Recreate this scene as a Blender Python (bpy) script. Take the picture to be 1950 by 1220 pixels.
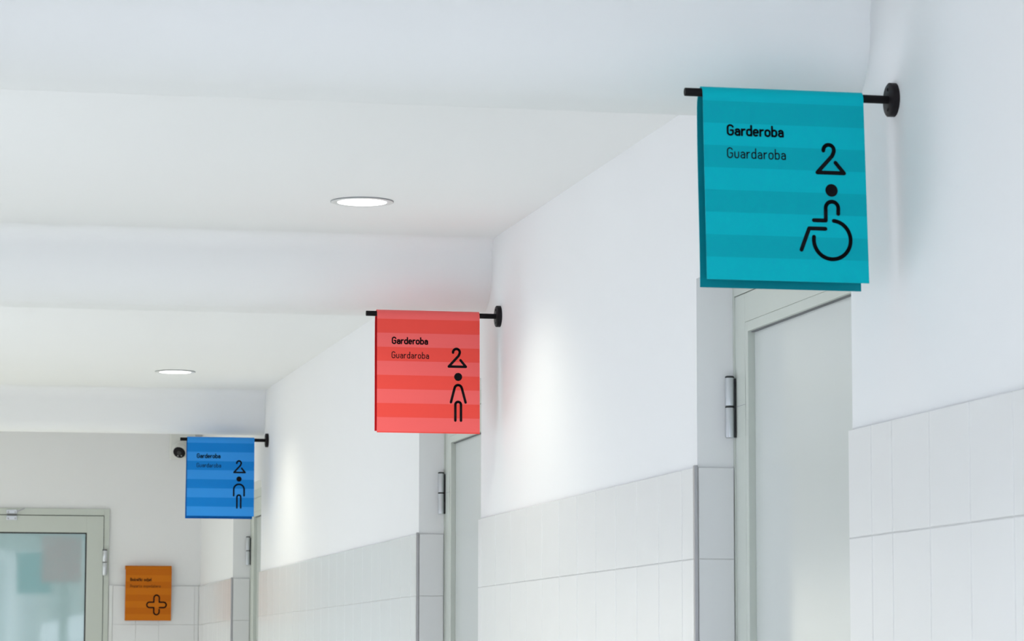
import bpy, bmesh, math
from mathutils import Vector, Matrix

# ------------------------------------------------------------------ clear
for o in list(bpy.data.objects):
    bpy.data.objects.remove(o, do_unlink=True)
scene = bpy.context.scene
COL = scene.collection

# ------------------------------------------------------------------ camera
F_PX, YAW, PITCH, ROLL, EYE = 6070.7, 0.2058, 0.110, 0.0013, 1.5533
cd = bpy.data.cameras.new('camera')
cam = bpy.data.objects.new('camera', cd)
COL.objects.link(cam)
fw = Vector((math.sin(YAW) * math.cos(PITCH), math.cos(YAW) * math.cos(PITCH), math.sin(PITCH)))
r0 = Vector((math.cos(YAW), -math.sin(YAW), 0))
u0 = r0.cross(fw)
rr = r0 * math.cos(ROLL) + u0 * math.sin(ROLL)
uu = -r0 * math.sin(ROLL) + u0 * math.cos(ROLL)
M4 = Matrix(((rr.x, uu.x, -fw.x, 0), (rr.y, uu.y, -fw.y, 0), (rr.z, uu.z, -fw.z, EYE), (0, 0, 0, 1)))
cam.matrix_world = M4
cd.sensor_fit = 'HORIZONTAL'
cd.sensor_width = 36.0
cd.lens = F_PX / 1950.0 * 36.0
cd.clip_start, cd.clip_end = 0.05, 200
cd.dof.use_dof = True
cd.dof.focus_distance = 8.2
cd.dof.aperture_fstop = 18.0
scene.camera = cam

# ------------------------------------------------------------------ world, exposure
world = bpy.data.worlds.new('sky')
scene.world = world
world.use_nodes = True
wb = world.node_tree.nodes['Background']
wb.inputs['Color'].default_value = (0.80, 0.87, 1.0, 1)
wb.inputs['Strength'].default_value = 3.7
vs = scene.view_settings
vs.view_transform = 'Standard'
vs.look = 'None'
vs.exposure = 0.15
vs.gamma = 1.0
vs.use_curve_mapping = False
SPOT_W = 15.0

# ------------------------------------------------------------------ materials
def mat(name, col, rough=0.5, metal=0.0, bump=0.0, scale=60.0, var=0.0, emit=None, ior=1.5, coat=0.0, spec=0.5):
    m = bpy.data.materials.new(name)
    m.use_nodes = True
    nt = m.node_tree
    b = nt.nodes['Principled BSDF']
    b.inputs['Base Color'].default_value = (*col, 1)
    b.inputs['Roughness'].default_value = rough
    b.inputs['Metallic'].default_value = metal
    b.inputs['IOR'].default_value = ior
    b.inputs['Specular IOR Level'].default_value = spec
    if coat:
        b.inputs['Coat Weight'].default_value = coat
        b.inputs['Coat Roughness'].default_value = 0.05
    if emit:
        b.inputs['Emission Color'].default_value = (*emit[0], 1)
        b.inputs['Emission Strength'].default_value = emit[1]
    if bump or var:
        tc = nt.nodes.new('ShaderNodeTexCoord')
        nz = nt.nodes.new('ShaderNodeTexNoise')
        nz.inputs['Scale'].default_value = scale
        nz.inputs['Detail'].default_value = 1
        nt.links.new(tc.outputs['Object'], nz.inputs['Vector'])
        if bump:
            bp = nt.nodes.new('ShaderNodeBump')
            bp.inputs['Strength'].default_value = bump
            bp.inputs['Distance'].default_value = 0.002
            nt.links.new(nz.outputs['Fac'], bp.inputs['Height'])
            nt.links.new(bp.outputs['Normal'], b.inputs['Normal'])
        if var:
            mx = nt.nodes.new('ShaderNodeMix')
            mx.data_type = 'RGBA'
            mx.inputs['A'].default_value = (*[c * (1 - var) for c in col], 1)
            mx.inputs['B'].default_value = (*[min(1, c * (1 + var)) for c in col], 1)
            nt.links.new(nz.outputs['Fac'], mx.inputs['Factor'])
            nt.links.new(mx.outputs['Result'], b.inputs['Base Color'])
    return m

def stripe_mat(name, light, dark, z0, pitch, r_light=0.42, r_dark=0.34, grain=0.0, spec=0.15):
    """printed horizontal bands, alternate ones a little lighter and satin"""
    m = bpy.data.materials.new(name)
    m.use_nodes = True
    nt = m.node_tree
    b = nt.nodes['Principled BSDF']
    b.inputs['Specular IOR Level'].default_value = spec
    tc = nt.nodes.new('ShaderNodeTexCoord')
    sp = nt.nodes.new('ShaderNodeSeparateXYZ')
    nt.links.new(tc.outputs['Object'], sp.inputs[0])
    def math_node(op, a, v):
        n = nt.nodes.new('ShaderNodeMath'); n.operation = op
        nt.links.new(a, n.inputs[0]); n.inputs[1].default_value = v
        return n.outputs[0]
    a = math_node('SUBTRACT', sp.outputs['Z'], z0)
    a = math_node('DIVIDE', a, 2 * pitch)
    a = math_node('FRACT', a, 0)
    k = math_node('GREATER_THAN', a, 0.5)
    mx = nt.nodes.new('ShaderNodeMix'); mx.data_type = 'RGBA'
    mx.inputs['A'].default_value = (*light, 1)
    mx.inputs['B'].default_value = (*dark, 1)
    nt.links.new(k, mx.inputs['Factor'])
    nt.links.new(mx.outputs['Result'], b.inputs['Base Color'])
    mr = nt.nodes.new('ShaderNodeMapRange')
    mr.inputs['To Min'].default_value = r_light
    mr.inputs['To Max'].default_value = r_dark
    nt.links.new(k, mr.inputs['Value'])
    nt.links.new(mr.outputs[0], b.inputs['Roughness'])
    nz = nt.nodes.new('ShaderNodeTexNoise')
    nz.inputs['Scale'].default_value = 700
    nt.links.new(tc.outputs['Object'], nz.inputs['Vector'])
    bp = nt.nodes.new('ShaderNodeBump')
    bp.inputs['Strength'].default_value = grain
    bp.inputs['Distance'].default_value = 0.0006
    nt.links.new(nz.outputs['Fac'], bp.inputs['Height'])
    nt.links.new(bp.outputs['Normal'], b.inputs['Normal'])
    return m

M = dict(
    plaster=mat('white_plaster', (0.88, 0.88, 0.88), 0.75, var=0.006, scale=3, spec=0.0),
    ceiling=mat('ceiling_paint', (0.91, 0.91, 0.905), 0.85, var=0.005, scale=2, spec=0.0),
    floor=mat('pale_green_linoleum', (0.79, 0.81, 0.76), 0.4, var=0.06, scale=20),
    tile=mat('white_glazed_tile', (0.80, 0.80, 0.80), 0.22, var=0.008, scale=9),
    grout=mat('light_grout', (0.66, 0.66, 0.65), 0.9, var=0.05, scale=60),
    steel=mat('brushed_steel', (0.42, 0.41, 0.42), 0.38, metal=1.0, bump=0.02, scale=200),
    door=mat('grey_green_door_paint', (0.60, 0.635, 0.58), 0.42, var=0.01, scale=30),
    panel=mat('door_panel_laminate', (0.63, 0.66, 0.64), 0.12, var=0.008, scale=4),
    gap=mat('dark_gap', (0.05, 0.055, 0.055), 0.7),
    seal=mat('grey_seal', (0.14, 0.145, 0.15), 0.6),
    gasket=mat('black_gasket', (0.012, 0.014, 0.015), 0.5),
    hinge=mat('satin_aluminium', (0.62, 0.64, 0.67), 0.35, metal=0.85, bump=0.02, scale=300),
    black=mat('black_powder_coat', (0.011, 0.010, 0.011), 0.42, bump=0.03, scale=500, spec=0.06),
    flange=mat('black_flange_face', (0.020, 0.017, 0.019), 0.38, bump=0.03, scale=500, spec=0.06),
    ink=mat('black_print', (0.006, 0.006, 0.008), 0.45, spec=0.06),
    ink_thin=mat('black_print_thin', (0.010, 0.012, 0.014), 0.45, spec=0.06),
    camwhite=mat('white_plastic', (0.78, 0.79, 0.75), 0.4),
    camblack=mat('black_glass_dome', (0.006, 0.006, 0.007), 0.3, spec=0.12),
    led=mat('small_led', (0.35, 0.35, 0.35), 0.2),
    ring=mat('white_lamp_ring', (0.78, 0.79, 0.78), 0.35),
    rim=mat('grey_lamp_rim', (0.30, 0.31, 0.32), 0.4),
    diffuser=mat('lit_diffuser', (0.9, 0.9, 0.9), 0.5, emit=((1.0, 0.99, 0.97), 3.0)),
    glass=mat('tinted_glass', (0.38, 0.56, 0.58), 0.03, ior=2.3),
)

M['diffuser'].cycles.emission_sampling = 'NONE'      # the lamp objects carry the light

# ------------------------------------------------------------------ mesh helpers
class MB:
    def __init__(s):
        s.v, s.f = [], []
    def box(s, x0, x1, y0, y1, z0, z1):
        n = len(s.v)
        s.v += [(x0, y0, z0), (x1, y0, z0), (x1, y1, z0), (x0, y1, z0),
                (x0, y0, z1), (x1, y0, z1), (x1, y1, z1), (x0, y1, z1)]
        s.f += [tuple(n + i for i in q) for q in
                ((0, 3, 2, 1), (4, 5, 6, 7), (0, 1, 5, 4), (1, 2, 6, 5), (2, 3, 7, 6), (3, 0, 4, 7))]
        return s
    def lathe(s, prof, n=32, axis='z', at=(0, 0, 0), close=False):
        """prof: list of (radius, height); revolved round the axis"""
        base = len(s.v)
        for r, h in prof:
            for i in range(n):
                a = 2 * math.pi * i / n
                c, d = r * math.cos(a), r * math.sin(a)
                p = {'z': (c, d, h), 'x': (h, c, d), 'y': (d, h, c)}[axis]
                s.v.append((p[0] + at[0], p[1] + at[1], p[2] + at[2]))
        m = len(prof)
        for j in range(m - 1 if not close else m):
            k = (j + 1) % m
            for i in range(n):
                i2 = (i + 1) % n
                s.f.append((base + j * n + i, base + j * n + i2, base + k * n + i2, base + k * n + i))
        if not close:
            if prof[0][0] > 1e-6:
                s.f.append(tuple(base + i for i in reversed(range(n))))
            if prof[-1][0] > 1e-6:
                s.f.append(tuple(base + (m - 1) * n + i for i in range(n)))
        return s
    def build(s, name, m, parent=None, loc=(0, 0, 0), bevel=0.0, smooth=False):
        me = bpy.data.meshes.new(name)
        me.from_pydata(s.v, [], s.f)
        bm = bmesh.new(); bm.from_mesh(me)
        bmesh.ops.remove_doubles(bm, verts=bm.verts, dist=1e-7) if smooth else None
        bmesh.ops.recalc_face_normals(bm, faces=bm.faces)
        if bevel:
            bmesh.ops.bevel(bm, geom=bm.edges[:], offset=bevel, segments=1, affect='EDGES')
        bm.to_mesh(me); bm.free()
        me.materials.append(m)
        if smooth:
            me.shade_smooth()
            me.set_sharp_from_angle(angle=math.radians(38))
        return link(name, me, parent, loc)

def link(name, me, parent=None, loc=(0, 0, 0)):
    o = bpy.data.objects.new(name, me)
    COL.objects.link(o)
    o.parent = parent
    o.location = loc
    return o

def empty(name, loc):
    o = bpy.data.objects.new(name, None)
    o.empty_display_size = 0.1
    COL.objects.link(o)
    o.location = loc
    return o

def tag(o, label=None, cat=None, group=None, kind=None):
    if label: o['label'] = label
    if cat: o['category'] = cat
    if group: o['group'] = group
    if kind: o['kind'] = kind
    return o

# ------------------------------------------------------------------ dimensions
WX = 1.819            # plaster face of the right wall
TX = 1.811            # tile face
LX = -1.45            # left wall
CZ = 2.804            # ceiling
YB, YE = -4.0, 16.667  # near open end, end wall
OPEN = [(5.63, 6.73), (9.155, 10.187), (14.20, 15.24)]   # door recesses
OZ = 2.415            # recess height
SY = [5.367, 8.881, 13.986]                              # sign bars
SZ = 2.572

# ------------------------------------------------------------------ structure
f = MB().box(LX - .3, WX + .3, YB, YE + .3, -.1, 0).build('floor', M['floor'])
tag(f, 'pale green linoleum corridor floor', kind='structure')
ceil = MB().box(LX - .3, WX + .3, YB, YE + .3, CZ, CZ + .15).build('ceiling', M['ceiling'])
tag(ceil, 'smooth white plaster ceiling', kind='structure')
def beam(yb, th, zb, rc, rf, rk):
    """cross beam with a soft cove to the ceiling and rounded lower edges"""
    def q(cy, cz, r, a0, a1, n=8):
        return [(cy + r * math.cos(math.radians(a0 + (a1 - a0) * i / n)), cz + r * math.sin(math.radians(a0 + (a1 - a0) * i / n))) for i in range(n + 1)]
    pr = q(yb - rc, CZ - rc, rc, 90, 0)                      # cove
    pr += q(yb + rf, zb + rf, rf, 180, 270)                  # front lower edge
    pr += q(yb + th - rk, zb + rk, rk, 270, 360)             # back lower edge
    pr += [(yb + th, CZ)]
    m = MB()
    n = len(pr)
    for xx in (LX, WX):
        m.v += [(xx, y, z) for y, z in pr]
    m.f = [(i, (i + 1) % n, n + (i + 1) % n, n + i) for i in range(n)] + [tuple(range(n)), tuple(range(2 * n - 1, n - 1, -1))]
    return m.build('ceiling_beam', M['ceiling'], ceil, smooth=True)
beam(5.50, .36, 2.60, .05, .12, .12)
beam(9.00, .36, 2.60, .05, .12, .12)
beam(14.10, .12, 2.607, .05, .05, .05)

w = MB()
ys = [YB]
for a, b in OPEN:
    w.box(WX, WX + .3, ys[-1], a, 0, CZ)
    w.box(WX, WX + .3, a, b, OZ, CZ)          # lintel
    w.box(1.965, WX + .3, a, b, 0, OZ)        # closed back of the recess
    ys.append(b)
w.box(WX, WX + .3, ys[-1], YE, 0, CZ)
wall_r = w.build('wall_right', M['plaster'])
tag(wall_r, 'white plastered right wall with tiled lower part', kind='structure')
wall_e = MB().box(LX - .3, WX + .3, YE, YE + .25, 0, CZ).build('wall_end', M['plaster'])
tag(wall_e, 'white end wall of the corridor', kind='structure')
w = MB()                                       # left wall, never in view; openings added to let daylight in
light_openings = [(-3.2, -0.8), (1.2, 3.0), (6.4, 7.8), (10.8, 12.2), (15.4, 15.9)]
p = YB
for a, b in light_openings:
    w.box(LX - .3, LX, p, a, 0, CZ)
    w.box(LX - .3, LX, a, b, 0, .15)
    w.box(LX - .3, LX, a, b, 2.15, CZ)
    p = b
w.box(LX - .3, LX, p, YE, 0, CZ)
wb_ = MB().box(LX - .3, LX + .25, YB - .25, YB, 0, CZ).box(WX - .25, WX + .3, YB - .25, YB, 0, CZ).box(LX + .25, WX - .25, YB - .25, YB, 2.4, CZ).build('wall_back', M['plaster'])  # unseen; the wide gap is added to light faces turned towards the viewer
tag(wb_, 'white wall behind the viewer with a wide opening added for light', kind='structure')
wl = w.build('wall_left', M['plaster'])
tag(wl, 'white left wall with unseen openings added for light', kind='structure')

# ------------------------------------------------------------------ tiles
GAP, TH, TW = 0.002, 0.008, 0.2
tile_cache = {}
def tile_mesh(wd, ht, axis):
    k = (round(wd, 4), round(ht, 4), axis)
    if k not in tile_cache:
        b = .0008
        a, c = wd / 2 - GAP / 2, ht / 2 - GAP / 2
        v, fc = [], []
        for (aa, cc, d) in ((a, c, 0), (a, c, TH - b), (a - b, c - b, TH)):
            for sx, sz in ((-1, -1), (1, -1), (1, 1), (-1, 1)):
                # local: d towards the viewer side
                if axis == 'x': v.append((-d, sx * aa, sz * cc))     # faces -x
                else: v.append((sx * aa, -d, sz * cc))               # faces -y
        for j in (0, 4):
            for i in range(4):
                fc.append((j + i, j + (i + 1) % 4, j + 4 + (i + 1) % 4, j + 4 + i))
        fc.append((8, 9, 10, 11)); fc.append((3, 2, 1, 0))
        me = bpy.data.meshes.new('tile')
        me.from_pydata(v, [], fc)
        bm = bmesh.new(); bm.from_mesh(me)
        bmesh.ops.recalc_face_normals(bm, faces=bm.faces)
        bm.to_mesh(me); bm.free()
        me.materials.append(M['tile'])
        tile_cache[k] = me
    return tile_cache[k]

ROWS = [(1.8, 2.0), (1.6, 1.8), (1.4, 1.6)]
def tile_run(edges, axis, fixed, parent):
    """edges: tile joints along the wall; three upper rows singly, the rows below joined"""
    lo = MB()
    for a, b in zip(edges[:-1], edges[1:]):
        for z0, z1 in ROWS:
            c, zc = (a + b) / 2, (z0 + z1) / 2
            loc = (fixed, c, zc) if axis == 'x' else (c, fixed, zc)
            link('tile', tile_mesh(b - a, z1 - z0, axis), parent, loc)
        for k in range(7):
            z0 = k * .2
            if axis == 'x': lo.box(fixed - TH, fixed, a + GAP / 2, b - GAP / 2, z0 + .001, z0 + .199)
            else: lo.box(a + GAP / 2, b - GAP / 2, fixed - TH, fixed, z0 + .001, z0 + .199)
    tag(lo.build('lower_tiles', M['tile'], parent), kind='stuff')
    g = MB()
    if axis == 'x': g.box(fixed - TH + .0016, fixed, edges[0], edges[-1], 0, 2.0 - .001)
    else: g.box(edges[0], edges[-1], fixed - TH + .0016, fixed, 0, 2.0 - .001)
    g.build('grout_bed', M['grout'], parent)

def run(a, b, first, step=TW):
    e = [a]
    y = first
    while y < b - .03:
        if y > a + .02: e.append(y)
        y += step
    e.append(b)
    return e

eA = [2.983 + .2 * k for k in range(12)]      # ... 4.78, 4.98, 5.18
eA = [y for y in eA if y < 5.3] + [5.383, 5.499, 5.632]
tile_run(eA, 'x', WX, wall_r)
tile_run(run(6.734, 9.157, 6.833, .207), 'x', WX, wall_r)
tile_run(run(10.191, 14.202, 10.29), 'x', WX, wall_r)
tile_run(run(15.244, YE - TH, 15.40), 'x', WX, wall_r)
LEAF = 1.903
for (a, b) in OPEN:                            # tiles on the reveals that face the camera
    tile_run([WX + .0002, LEAF - .003], 'y', b, wall_r)
tile_run([1.364, 1.485, 1.605, 1.79, TX], 'y', YE, wall_e)

for i, (a, b) in enumerate(OPEN):
    t = MB().box(TX - .001, TX + .0070, b - .0090, b + .0035, 0, 2.004).build('trim_%d' % (i + 1), M['steel'], bevel=.0008)
    tag(t, 'brushed steel tile corner strip at the door below the %s sign' % ('teal', 'red', 'blue')[i], kind='structure')
t = MB().box(1.345, 1.3635, YE - .010, YE, 0, 2.002).build('trim_4', M['ring'])
tag(t, 'white edge strip between end door frame and wall tiles', kind='structure')

# ------------------------------------------------------------------ hinges and doors
def side_door(i, a, b, label):
    d = empty('door_%d' % i, (LEAF, (a + b) / 2, 0))
    tag(d, label, kind='structure')
    ym = (a + b) / 2
    def bx(name, m, x0, x1, y0, y1, z0, z1, bevel=.0006):
        return MB().box(x0 - LEAF, x1 - LEAF, y0 - ym, y1 - ym, z0, z1).build(name, M[m], d, bevel=bevel)
    HT = 2.374
    bx('frame_jamb', 'door', LEAF - .002, 1.964, b - .012, b, 0, OZ)
    bx('frame_jamb', 'door', LEAF - .002, 1.964, a, a + .012, 0, OZ)
    bx('frame_head', 'door', LEAF - .002, 1.964, a + .012, b - .012, HT + .0015, OZ)
    bx('rebate', 'door', LEAF + .022, 1.96, a + .012, b - .012, 0.002, HT + .0015, 0)
    y0, y1 = a + .0124, b - .0124
    S, B = .078, .021
    bx('stile', 'door', LEAF, LEAF + .03, y1 - S, y1, .008, HT)
    bx('stile', 'door', LEAF, LEAF + .03, y0, y0 + S, .008, HT)
    bx('rail', 'door', LEAF, LEAF + .03, y0 + S, y1 - S, HT - .063, HT)
    bx('rail', 'door', LEAF, LEAF + .03, y0 + S, y1 - S, .008, .12)
    zt = HT - .0635
    bx('glazing_bead', 'door', LEAF + .0004, LEAF + .03, y1 - S - B, y1 - S - .0006, .12, zt)
    bx('glazing_bead', 'door', LEAF + .0004, LEAF + .03, y0 + S + .0006, y0 + S + B, .12, zt)
    bx('glazing_bead', 'door', LEAF + .0004, LEAF + .03, y0 + S + B, y1 - S - B, zt - B, zt)
    pz = zt - B
    bx('panel', 'panel', LEAF + .0160, LEAF + .021, y0 + S + B, y1 - S - B, .12, pz, 0)
    bx('gasket', 'seal', LEAF + .0085, LEAF + .0159, y0 + S + B, y1 - S - B, pz - .0022, pz, 0)
    side_hinge(d, ym, b)
    return d

def side_hinge(d, ym, b):
    x, y, z0, z1, r = 1.8885 - LEAF, b - .017 - ym, 2.064, 2.2, .0098
    zm = (z0 + z1) / 2
    hp = MB().box(x + r * .55, .0015, y - .004, y + .012, z0 + .001, z1 - .006).build('hinge', M['gasket'], d)
    for a, c in ((z0, zm - .0015), (zm + .0015, z1 - .004)):
        MB().lathe([(r * .86, a), (r, a + .0015), (r, c - .001), (r * .93, c)], 24, 'z', (x, y, 0)).build('hinge_barrel', M['hinge'], hp, smooth=True)
    for a, c in ((zm - .0022, zm + .0022), (z1 - .0045, z1)):
        MB().lathe([(r * .98, a), (r * 1.02, a + .001), (r * 1.02, c - .0015), (r * .8, c)], 24, 'z', (x, y, 0)).build('hinge_ring', M['gasket'], hp, smooth=True)
    # leaf plate let into the stile
    MB().box(-.0006, .0, y - .075, y - .005, z0 + .0, z1 - .002).build('hinge_plate', M['door'], hp)
    MB().box(-.0009, .0, y - .075, y - .005, zm - .0005, zm + .0005).build('hinge_joint', M['rim'], hp)
    return hp

side_door(1, *OPEN[0], 'pale grey side door with silver hinge below the teal sign')
side_door(2, *OPEN[1], 'pale grey-green side door behind the red sign')
side_door(3, *OPEN[2], 'narrow-looking grey-green side door behind the blue sign')

# ---- glazed end door
def end_door():
    x1 = 1.342
    d = empty('door_4', (x1 - .53, YE, 0))
    tag(d, 'grey-green framed glazed door in the end wall', kind='structure')
    ox = x1 - .53
    yf = -.012                                   # face in front of the wall
    def bx(name, m, xa, xb, ya, yb_, z0, z1, bevel=.0008):
        return MB().box(xa - ox, xb - ox, ya, yb_, z0, z1).build(name, M[m], d, bevel=bevel)
    xl = x1 - 1.06
    bx('frame_jamb', 'door', x1 - .027, x1, yf, 0, 0, 2.396)
    bx('frame_jamb', 'door', xl, xl + .027, yf, 0, 0, 2.396)
    bx('frame_head', 'door', xl + .027, x1 - .027, yf, 0, 2.362, 2.396)
    bx('rebate', 'seal', xl + .027, x1 - .027, -.0035, -.001, 0, 2.362, 0)
    a, b, top = xl + .030, x1 - .030, 2.358
    S = .086
    bx('stile', 'door', b - S, b, yf - .004, -.001, .01, top)
    bx('stile', 'door', a, a + S, yf - .004, -.001, .01, top)
    bx('rail', 'door', a + S, b - S, yf - .004, -.001, top - S, top)
    bx('rail', 'door', a + S, b - S, yf - .004, -.001, .01, .2)
    g = .007
    bx('gasket', 'gasket', b - S - g, b - S, yf - .003, -.002, .2, top - S, 0)
    bx('gasket', 'gasket', a + S, a + S + g, yf - .003, -.002, .2, top - S, 0)
    bx('gasket', 'gasket', a + S + g, b - S - g, yf - .003, -.002, top - S - g, top - S, 0)
    bx('glass_pane', 'glass', a + S + g, b - S - g, -.0095, -.004, .2, top - S - g, 0)
    # barrel hinge
    x, y, z0, z1, r = 1.3195 - ox, yf - .011, 2.052, 2.187, .0118
    zm = (z0 + z1) / 2
    hp = MB().box(x - .004, x + .004, y, yf + .001, z0 + .002, z1 - .008).build('hinge', M['hinge'], d)
    for p0, p1 in ((z0, zm - .001), (zm + .001, z1 - .005)):
        MB().lathe([(r * .8, p0), (r, p0 + .004), (r, p1 - .001), (r * .95, p1)], 20, 'z', (x, y, 0)).build('hinge_barrel', M['hinge'], hp, smooth=True)
    for p0, p1 in ((zm - .0025, zm + .0025), (z1 - .008, z1)):
        MB().lathe([(r, p0), (r * 1.03, p0 + .001), (r * 1.03, p1 - .002), (r * .7, p1)], 20, 'z', (x, y, 0)).build('hinge_ring', M['seal'], hp, smooth=True)
    # small silver catch over the joint of leaf and frame head
    c = MB().box(.811 - ox, .866 - ox, yf - .013, yf, 2.366, 2.386).build('catch', M['hinge'], d, bevel=.002)
    MB().box(.811 - ox, .866 - ox, yf - .012, yf - .003, 2.333, 2.356).build('catch_plate', M['hinge'], c, bevel=.002)
    MB().box(.815 - ox, .862 - ox, yf - .010, yf - .004, 2.356, 2.366).build('catch_joint', M['seal'], c)
    for sx in (.8205, .8560):
        for sz in (2.374, 2.342):
            MB().lathe([(.0042, 0), (.0042, -.002), (.003, -.003)], 12, 'y', (sx - ox, yf - .012, sz)).build('screw', M['steel'], c)
    arm = MB()
    n = 8
    pts = [(.862, 2.372), (.905, 2.392), (.903, 2.397), (.862, 2.379)]
    for yy in (yf - .009, yf - .005):
        for px_, pz in pts: arm.v.append((px_ - ox, yy, pz))
    arm.f = [(0, 1, 2, 3), (7, 6, 5, 4)] + [(i, (i + 1) % 4, 4 + (i + 1) % 4, 4 + i) for i in range(4)]
    arm.build('catch_arm', M['steel'], c)
    return d
end_door()

# ------------------------------------------------------------------ downlights
def downlight(loc, label, energy=SPOT_W, cone=134, blend=0.85):
    t = empty('recessed_downlight', loc)
    tag(t, label, 'ceiling lamp', 'round recessed ceiling lamps')
    R, r = .0845, .066
    MB().lathe([(R - .0012, -.0032), (R, -.0026), (R, 0), (R - .006, 0), (R - .006, -.002)], 64, close=True).build('lamp_rim', M['rim'], t, smooth=True)
    MB().lathe([(R - .0012, -.0033), (R - .003, -.0038), (r + .003, -.0038), (r, -.0034), (r, 0), (R - .0012, 0)], 64, close=True).build('lamp_ring', M['ring'], t, smooth=True)
    MB().lathe([(0.0001, -.0036), (r * .6, -.0036), (r - .0002, -.0034), (r - .0002, -.0006)], 64).build('lamp_diffuser', M['diffuser'], t, smooth=True)
    ld = bpy.data.lights.new('lamp_light', 'SPOT')
    ld.energy = energy
    ld.spot_size = math.radians(cone)
    ld.spot_blend = blend
    ld.shadow_soft_size = 0.03
    ld.color = (1.0, 0.965, 0.82)
    lo = bpy.data.objects.new('lamp_light', ld)
    COL.objects.link(lo); lo.parent = t; lo.location = (0, 0, -.012)
    return t
downlight((1.33, 8.333, CZ), 'larger round white ceiling lamp, nearest to the red sign')
downlight((1.335, 13.29, CZ), 'smaller round white ceiling lamp above the blue sign')
downlight((1.33, 3.37, CZ), 'round white ceiling lamp nearest to the viewer, before the teal sign')
downlight((1.33, -1.6, CZ), 'round white ceiling lamp behind the viewer')
for nth, yy, en in (('first', 3.37, 55), ('second', 6.9, 55), ('third', 8.333, 55), ('fourth', 10.6, 55), ('fifth', 11.9, 55),
                    ('sixth', 13.29, 55), ('seventh', 15.2, 125), ('eighth', 16.0, 125)):
    downlight((-.85, yy, CZ), nth + ' added fill lamp from the viewer, out of view along the left wall', en, 100, 0.6)  # row added out of view to brighten the floor and ceiling bounce

# ------------------------------------------------------------------ stroked print (letters and pictograms)
def arc(cx, cy, rx, ry, a0, a1, n=12):
    return [(cx + rx * math.cos(math.radians(a0 + (a1 - a0) * i / n)),
             cy + ry * math.sin(math.radians(a0 + (a1 - a0) * i / n))) for i in range(n + 1)]

GL = {  # name: (width, strokes); x-height 1, cap height 1.62
    'G': (.80, [arc(.40, 1.20, .40, .42, 20, 180, 10) + arc(.40, .40, .40, .40, 180, 360, 10) + [(.80, .78), (.45, .78)]]),
    'a': (.60, [arc(.30, .68, .30, .30, 150, 0, 8) + [(.60, 0)],
                [(.60, .56), (.30, .56)] + arc(.28, .28, .28, .28, 90, 270, 8) + [(.36, .0), (.60, .14)]]),
    'r': (.40, [[(0, 0), (0, .98)], [(0, .55)] + arc(.38, .55, .38, .42, 170, 90, 6) + [(.42, .97)]]),
    'd': (.64, [[(.64, 1.62), (.64, 0)], [(.64, .3)] + arc(.32, .3, .32, .3, 0, -180, 10) + arc(.32, .66, .32, .32, 180, 20, 10) + [(.64, .7)]]),
    'b': (.64, [[(0, 1.62), (0, 0)], [(0, .3)] + arc(.32, .3, .32, .3, 180, 360, 10) + arc(.32, .66, .32, .32, 0, 160, 10) + [(0, .7)]]),
    'e': (.62, [[(.0, .50), (.62, .50)] + [(.62, .66)] + arc(.31, .66, .31, .32, 0, 180, 10) + arc(.31, .31, .31, .31, 180, 310, 10)]),
    'o': (.66, [arc(.33, .66, .33, .32, 0, 180, 10) + arc(.33, .32, .33, .32, 180, 360, 10) + [(.66, .66)]]),
    'u': (.62, [[(0, .98)] + arc(.31, .31, .31, .31, 180, 360, 10) + [(.62, .98)]]),
    'B': (.70, [[(0, 0), (0, 1.62)], [(0, 1.62), (.35, 1.62)] + arc(.35, 1.24, .32, .38, 90, -90, 8) + [(0, .86)],
                [(.35, .86)] + arc(.38, .43, .34, .43, 90, -90, 8) + [(0, 0)]]),
    'R': (.70, [[(0, 0), (0, 1.62)], [(0, 1.62), (.35, 1.62)] + arc(.35, 1.22, .33, .40, 90, -90, 8) + [(0, .82)], [(.32, .82), (.70, 0)]]),
    'l': (.12, [[(0, 1.62), (0, .18), (.08, .03), (.16, .0)]]),
    'n': (.60, [[(0, 0), (0, .98)], [(0, .66)] + arc(.30, .66, .30, .32, 180, 0, 10) + [(.60, 0)]]),
    'i': (.02, [[(0, 0), (0, .98)], [(0, 1.35), (0, 1.36)]]),
    'č': (.55, [arc(.31, .66, .31, .32, 35, 180, 8) + arc(.31, .31, .31, .31, 180, 325, 8), [(.12, 1.55), (.31, 1.28), (.50, 1.55)]]),
    'k': (.56, [[(0, 0), (0, 1.62)], [(.52, .98), (.05, .48), (.56, 0)]]),
    'j': (.12, [[(.10, .98), (.10, -.2), (.02, -.36), (-.10, -.38)], [(.10, 1.35), (.10, 1.36)]]),
    'p': (.64, [[(0, .98), (0, -.45)], [(0, .3)] + arc(.32, .3, .32, .3, 180, 360, 10) + arc(.32, .66, .32, .32, 0, 160, 10)]),
    't': (.36, [[(.12, 1.35), (.12, .2), (.2, .04), (.36, 0)], [(0, .95), (.36, .95)]]),
    's': (.48, [[(.46, .84), (.36, .95), (.22, .98), (.08, .92), (.03, .76), (.1, .60), (.36, .44), (.46, .28), (.42, .08), (.24, 0), (.08, .04), (.01, .14)]]),
    ' ': (.22, []),
}

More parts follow.
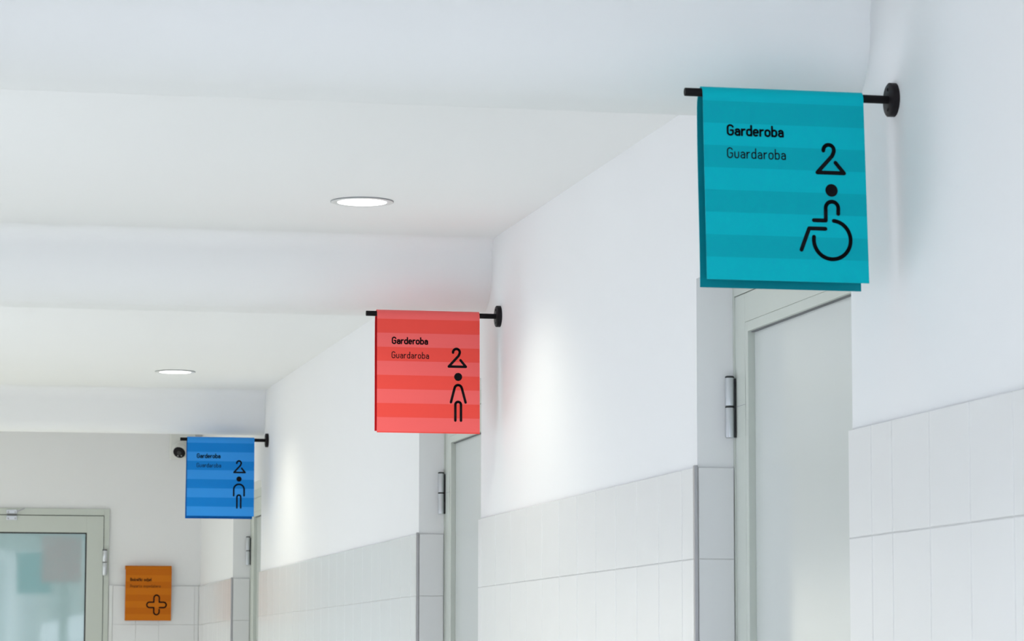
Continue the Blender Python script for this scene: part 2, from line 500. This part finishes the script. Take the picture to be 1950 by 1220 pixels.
def strokes_mesh(strokes, wdt, dots=()):
    """flat ink: every stroke a ribbon with round joints, in the x-z plane facing -y"""
    v, fc = [], []
    h = wdt / 2
    def disc(x, z, r, n=12):
        b = len(v)
        for i in range(n):
            a = 2 * math.pi * i / n
            v.append((x + r * math.cos(a), 0, z + r * math.sin(a)))
        fc.append(tuple(b + i for i in range(n)))
    for s in strokes:
        for (x0, z0), (x1, z1) in zip(s[:-1], s[1:]):
            dx, dz = x1 - x0, z1 - z0
            L = math.hypot(dx, dz)
            if L < 1e-7: continue
            nx, nz = -dz / L * h, dx / L * h
            b = len(v)
            v.extend([(x0 - nx, 0, z0 - nz), (x1 - nx, 0, z1 - nz), (x1 + nx, 0, z1 + nz), (x0 + nx, 0, z0 + nz)])
            fc.append((b, b + 1, b + 2, b + 3))
        for x, z in s: disc(x, z, h)
    for x, z, r in dots: disc(x, z, r, 40)
    me = bpy.data.meshes.new('print')
    me.from_pydata(v, [], fc)
    return me

def text_strokes(s, width, xh, gap):
    out, x = [], 0.0
    for ch in s:
        wd, st = GL[ch]
        for q in st: out.append([(x + a, b) for a, b in q])
        x += wd + gap
    x -= gap
    k = width / x
    return [[(a * k, b * xh) for a, b in q] for q in out]

# ------------------------------------------------------------------ hanging signs
X0, X1 = 1.4615 - WX, 1.7575 - WX      # sheet edges, local to the wall point
STR = .040
def sheet(prof, xa, xb, th):
    """folded sheet: profile (y,z) swept along x with thickness"""
    n = len(prof)
    nr = []
    for i in range(n):
        a, b = prof[max(0, i - 1)], prof[min(n - 1, i + 1)]
        dy, dz = b[0] - a[0], b[1] - a[1]
        L = math.hypot(dy, dz)
        nr.append((-dz / L, dy / L))
    m = MB()
    for xx in (xa, xb):
        for s in (0, -th):
            for (y, z), (ny, nz) in zip(prof, nr):
                m.v.append((xx, y + ny * s, z + nz * s))
    A, B, C, D = 0, n, 2 * n, 3 * n      # xa outer, xa inner, xb outer, xb inner
    for i in range(n - 1):
        m.f += [(A + i, C + i, C + i + 1, A + i + 1), (B + i, B + i + 1, D + i + 1, D + i),
                (A + i, A + i + 1, B + i + 1, B + i), (C + i, D + i, D + i + 1, C + i + 1)]
    m.f += [(A, B, D, C), (A + n - 1, C + n - 1, D + n - 1, B + n - 1)]
    return m

def hanging_sign(y, smat, inner, lean, label, title, subtitle, glyph, dz=0.0, drop=0.0):
    fb, bb, zf, zb = lean
    t = empty('hanging_sign', (WX, y, SZ - drop))
    tag(t, label, 'sign', 'folded hanging signs on black wall bars')
    # bar and flange
    MB().lathe([(.0068, -.388), (.0074, -.3872), (.0074, -.006)], 24, 'x').build('bar', M['black'], t, smooth=True)
    fl = MB().lathe([(.0285, -.0125), (.0305, -.0110), (.0305, 0)], 48, 'x').build('wall_flange', M['flange'], t, smooth=True)
    for sz in (-1, 1):
        MB().lathe([(.0034, -.0124), (.0034, -.0134), (.0022, -.0134), (.0018, -.0126)], 14, 'x', (0, 0, sz * .0185)).build('screw', M['black'], fl)
    # folded sheet
    prof = [(fb, zf - SZ)]
    top_f = (-.0105, -.018)
    for i in range(1, 8):
        k = i / 8
        prof.append((fb + (top_f[0] - fb) * k, zf - SZ + (top_f[1] - zf + SZ) * k))
    prof += [top_f, (-.0103, -.008), (-.0092, .000), (-.0062, .0066), (-.0012, .0106), (.005, .0118), (.0125, .0104), (.0195, .0060),
             (.0255, -.001), (.0295, -.010), (.0310, -.022), (.0312, -.040)]
    for i in range(1, 9):
        k = i / 8
        e = k * k * (3 - 2 * k)
        prof.append((.0312 + (bb - .0312) * e, -.040 + (zb - SZ + .040) * k))
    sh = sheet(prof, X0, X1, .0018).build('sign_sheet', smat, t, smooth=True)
    sh.data.materials.append(inner)               # plain unprinted inside; deeper colour also carries painted shade of the fold
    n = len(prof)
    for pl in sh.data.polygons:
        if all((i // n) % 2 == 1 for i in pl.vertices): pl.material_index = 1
    # ink lies on the flat front: a frame that follows the lean
    ang = math.atan2(top_f[0] - fb, top_f[1] - (zf - SZ))     # lean of the front face
    def put(name, me, m, lab=None):
        me.materials.append(m)
        o = link(name, me, sh, (0, 0, 0))
        # shear-free placement: rotate about the top of the flat face, offset 0.4 mm outward
        o.location = (0, top_f[0] - .0005, top_f[1])
        o.rotation_euler = (-ang, 0, 0)
        if lab: o['label'] = lab
        return o
    def lay(x, z, dd):
        # layout coordinates, brought onto the leaning front face
        d = -.0105 - .0215 * (SZ - .018 - z) / .3175
        k = 1 + (d / 5.367 if dd is None else dd)
        return x * k - WX, EYE + (z - EYE) * k - SZ - top_f[1]
    def Q(pts, dd=None, dz_=None):
        return [(a, b + (dz if dz_ is None else dz_)) for a, b in (lay(x, z, dd) for x, z in pts)]
    s = text_strokes(title, .1010, .0108, .36)
    o0 = Q([(1.5092, 2.4980)])[0]
    s = [[(a + o0[0], b + o0[1]) for a, b in q] for q in s]
    put('title_lettering', strokes_mesh(s, .0037), M['ink'], 'bold black lettering')
    s = text_strokes(subtitle, .1055, .0108, .40)
    o0 = Q([(1.5088, 2.4572)])[0]
    s = [[(a + o0[0], b + o0[1]) for a, b in q] for q in s]
    put('subtitle_lettering', strokes_mesh(s, .0022), M['ink_thin'], 'thin black lettering')
    # coat hanger
    hk = arc(1.6948, 2.4765, .0098, .0098, 185, -25, 16) + [(1.7012, 2.4665), (1.6736, 2.4360), (1.7232, 2.4360), (1.7072, 2.4545)]
    W = .0072
    put('hanger_pictogram', strokes_mesh([Q(hk)], W), M['ink'], 'black coat hanger pictogram')
    st, cx = [], 1.6985
    if glyph == 'wheelchair':
        cx = 1.6995
        st.append(Q([(1.7115, 2.3625)] + arc(1.7000, 2.3725, .0117, .0117, 0, 180, 14) + [(1.6883, 2.3500), (1.6662, 2.3500)]))
        st.append(Q([(1.6876, 2.3352), (1.6575, 2.3352), (1.6430, 2.2965)]))
        st.append(Q(arc(1.7000, 2.3155, .0340, .0345, 85, -188, 40)))
        name, lab = 'wheelchair_pictogram', 'black wheelchair user pictogram'
    elif glyph == 'woman':
        cx = 1.6975
        st.append(Q([(1.6766, 2.3172), (1.6866, 2.3560)] + arc(1.6975, 2.3555, .0106, .0112, 165, 15, 12) + [(1.7086, 2.3560), (1.7190, 2.3172)], -.0015, drop))
        st.append(Q([(1.6894, 2.2652)] + arc(1.6975, 2.3105, .0081, .0081, 180, 0, 12) + [(1.7056, 2.2652)], -.0015, drop))
        name, lab = 'woman_pictogram', 'black standing figure pictogram with slanted arms'
    else:
        cx = 1.6920
        st.append(Q([(1.6690, 2.3260)] + arc(1.6920, 2.3540, .0230, .0226, 180, 0, 18) + [(1.7150, 2.3260)], -.0008, 0))
        st.append(Q([(1.6836, 2.2728)] + arc(1.6920, 2.3205, .0084, .0084, 180, 0, 12) + [(1.7004, 2.2728)], -.0008, 0))
        name, lab = 'man_pictogram', 'black standing figure pictogram with rounded shoulders'
    hd = {'wheelchair': lambda: Q([(cx, 2.4045)]), 'woman': lambda: Q([(cx, 2.3900)], -.0015, drop),
          'man': lambda: Q([(cx, 2.3995)], -.0008, 0)}[glyph]()[0]
    put(name, strokes_mesh(st, W, [(hd[0], hd[1], .0115)]), M['ink'], lab)
    return t

z0 = 2.2365 - SZ
m_teal = stripe_mat('teal_bands', (0.001, 0.47, 0.555), (0.001, 0.395, 0.47), z0, STR, .45, .55, .25, .08)
m_red = stripe_mat('red_bands', (0.97, 0.145, 0.14), (0.93, 0.085, 0.065), z0, STR, .40, .50, .12)
m_blue = stripe_mat('blue_bands', (0.035, 0.30, 0.80), (0.004, 0.215, 0.66), z0, STR, .30, .45, .12)
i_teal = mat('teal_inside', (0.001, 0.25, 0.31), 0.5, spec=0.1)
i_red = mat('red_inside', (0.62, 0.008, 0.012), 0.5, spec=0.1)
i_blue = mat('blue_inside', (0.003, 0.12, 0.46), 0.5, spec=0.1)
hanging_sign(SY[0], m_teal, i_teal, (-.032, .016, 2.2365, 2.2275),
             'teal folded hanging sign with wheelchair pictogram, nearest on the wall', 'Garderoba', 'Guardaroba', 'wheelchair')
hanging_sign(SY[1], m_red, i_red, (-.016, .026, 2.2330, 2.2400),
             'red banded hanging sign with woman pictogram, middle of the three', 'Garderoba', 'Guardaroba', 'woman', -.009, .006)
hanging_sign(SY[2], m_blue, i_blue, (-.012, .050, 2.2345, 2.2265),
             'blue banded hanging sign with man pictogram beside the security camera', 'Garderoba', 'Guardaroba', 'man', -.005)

# ------------------------------------------------------------------ orange wall sign on the end wall
def orange_sign():
    xa, xb, za, zb = 1.4265, 1.6655, 1.8195, 2.1035
    t = empty('wall_sign', ((xa + xb) / 2, YE, za))
    tag(t, 'orange wall sign with black outlined cross, beside the glazed end door', 'sign')
    ox = (xa + xb) / 2
    yo = -.030
    H = zb - za
    prof = [(yo, 0)] + [(yo - .012 * k / 6, (H - .03) * k / 6) for k in range(1, 7)]
    prof += [(yo - .0125, H - .016), (yo - .0105, H - .007), (yo - .004, H - .0015), (yo + .004, H), (-.008, H), (-.008, H - .02)]
    mo = stripe_mat('orange_bands', (0.62, 0.170, 0.004), (0.56, 0.142, 0.003), 0.0, .0335, .4, .5, .12)
    sh = sheet(prof, xa - ox, xb - ox, .0018).build('sign_sheet', mo, t, smooth=True)
    MB().box(xa - ox + .03, xb - ox - .03, -.028, -.008, .03, H - .03).build('mounting_block', M['black'], t)
    ang = math.atan2(-.012, H - .03)
    def put(name, me, m, lab):
        me.materials.append(m)
        o = link(name, me, sh, (0, yo - .0005, 0))
        o.rotation_euler = (-ang, 0, 0)
        o['label'] = lab
    s = text_strokes('Bolnički odjel', .108, .0086, .36)
    put('title_lettering', strokes_mesh([[(a + 1.4525 - ox, b + 2.0245 - za) for a, b in q] for q in s], .0031), M['ink'], 'bold black lettering')
    s = text_strokes('Reparto ospedaliero', .156, .0086, .40)
    put('subtitle_lettering', strokes_mesh([[(a + 1.4525 - ox, b + 1.9915 - za) for a, b in q] for q in s], .0015), M['ink_thin'], 'thin black lettering')
    c, d = (1.5895 - ox, 1.9010 - za), .0140
    L = .0365
    P = [(c[0] + d + .001, c[1] - d)] + arc(c[0] + L, c[1], d, d, -90, 90, 10) + [(c[0] + d, c[1] + d)]
    P += arc(c[0], c[1] + L, d, d, 0, 180, 10) + [(c[0] - d, c[1] + d)]
    P += arc(c[0] - L, c[1], d, d, 90, 270, 10) + [(c[0] - d, c[1] - d)]
    P += arc(c[0], c[1] - L, d, d, 180, 360, 10) + [(c[0] + d, c[1] - .024)]
    put('cross_pictogram', strokes_mesh([P], .0074), M['ink'], 'black outlined rounded cross')
orange_sign()

# ------------------------------------------------------------------ security camera on the end wall
def security_camera():
    cx, cz = 1.718, 2.724
    t = empty('security_camera', (cx, YE, cz))
    tag(t, 'white security camera with black lens face beside the blue sign', 'camera')
    MB().box(-.069, .069, -.032, 0, -.066, .072).build('mounting_box', M['camwhite'], t, bevel=.006)
    d = Vector((-.34, -.76, -.55)).normalized()          # looking direction
    q = d.to_track_quat('Z', 'Y').to_matrix()
    hc = Vector((-.0150, -.052, -.0170))
    def turned(prof, name, m, par):
        b = MB().lathe(prof, 40)
        b.v = [tuple(hc + q @ Vector(p)) for p in b.v]
        return b.build(name, M[m], par, smooth=True)
    MB().lathe([(.046, -.030), (.046, -.040), (.041, -.048), (.034, -.052)], 40, 'y', (hc.x, 0, hc.z)).build('collar', M['camwhite'], t, smooth=True)
    body = turned([(.0001, -.034), (.016, -.031), (.027, -.022), (.033, -.008), (.0345, .008), (.0345, .024), (.033, .027)], 'camera_ball', 'camwhite', t)
    turned([(.0325, .0262), (.0325, .0285), (.029, .0305), (.014, .0318), (.0001, .0320)], 'lens_face', 'camblack', body)
    turned([(.0110, .0315), (.0110, .0335), (.0085, .0340), (.0001, .0330)], 'lens', 'gasket', body)
    for a in (-118, -62):
        b = MB().lathe([(.0036, .030), (.0036, .0322), (.0024, .0328)], 14)
        ox, oy = .020 * math.cos(math.radians(a)), .020 * math.sin(math.radians(a))
        b.v = [tuple(hc + q @ Vector((p[0] + ox, p[1] + oy, p[2]))) for p in b.v]
        b.build('infrared_light', M['led'], body)
security_camera()
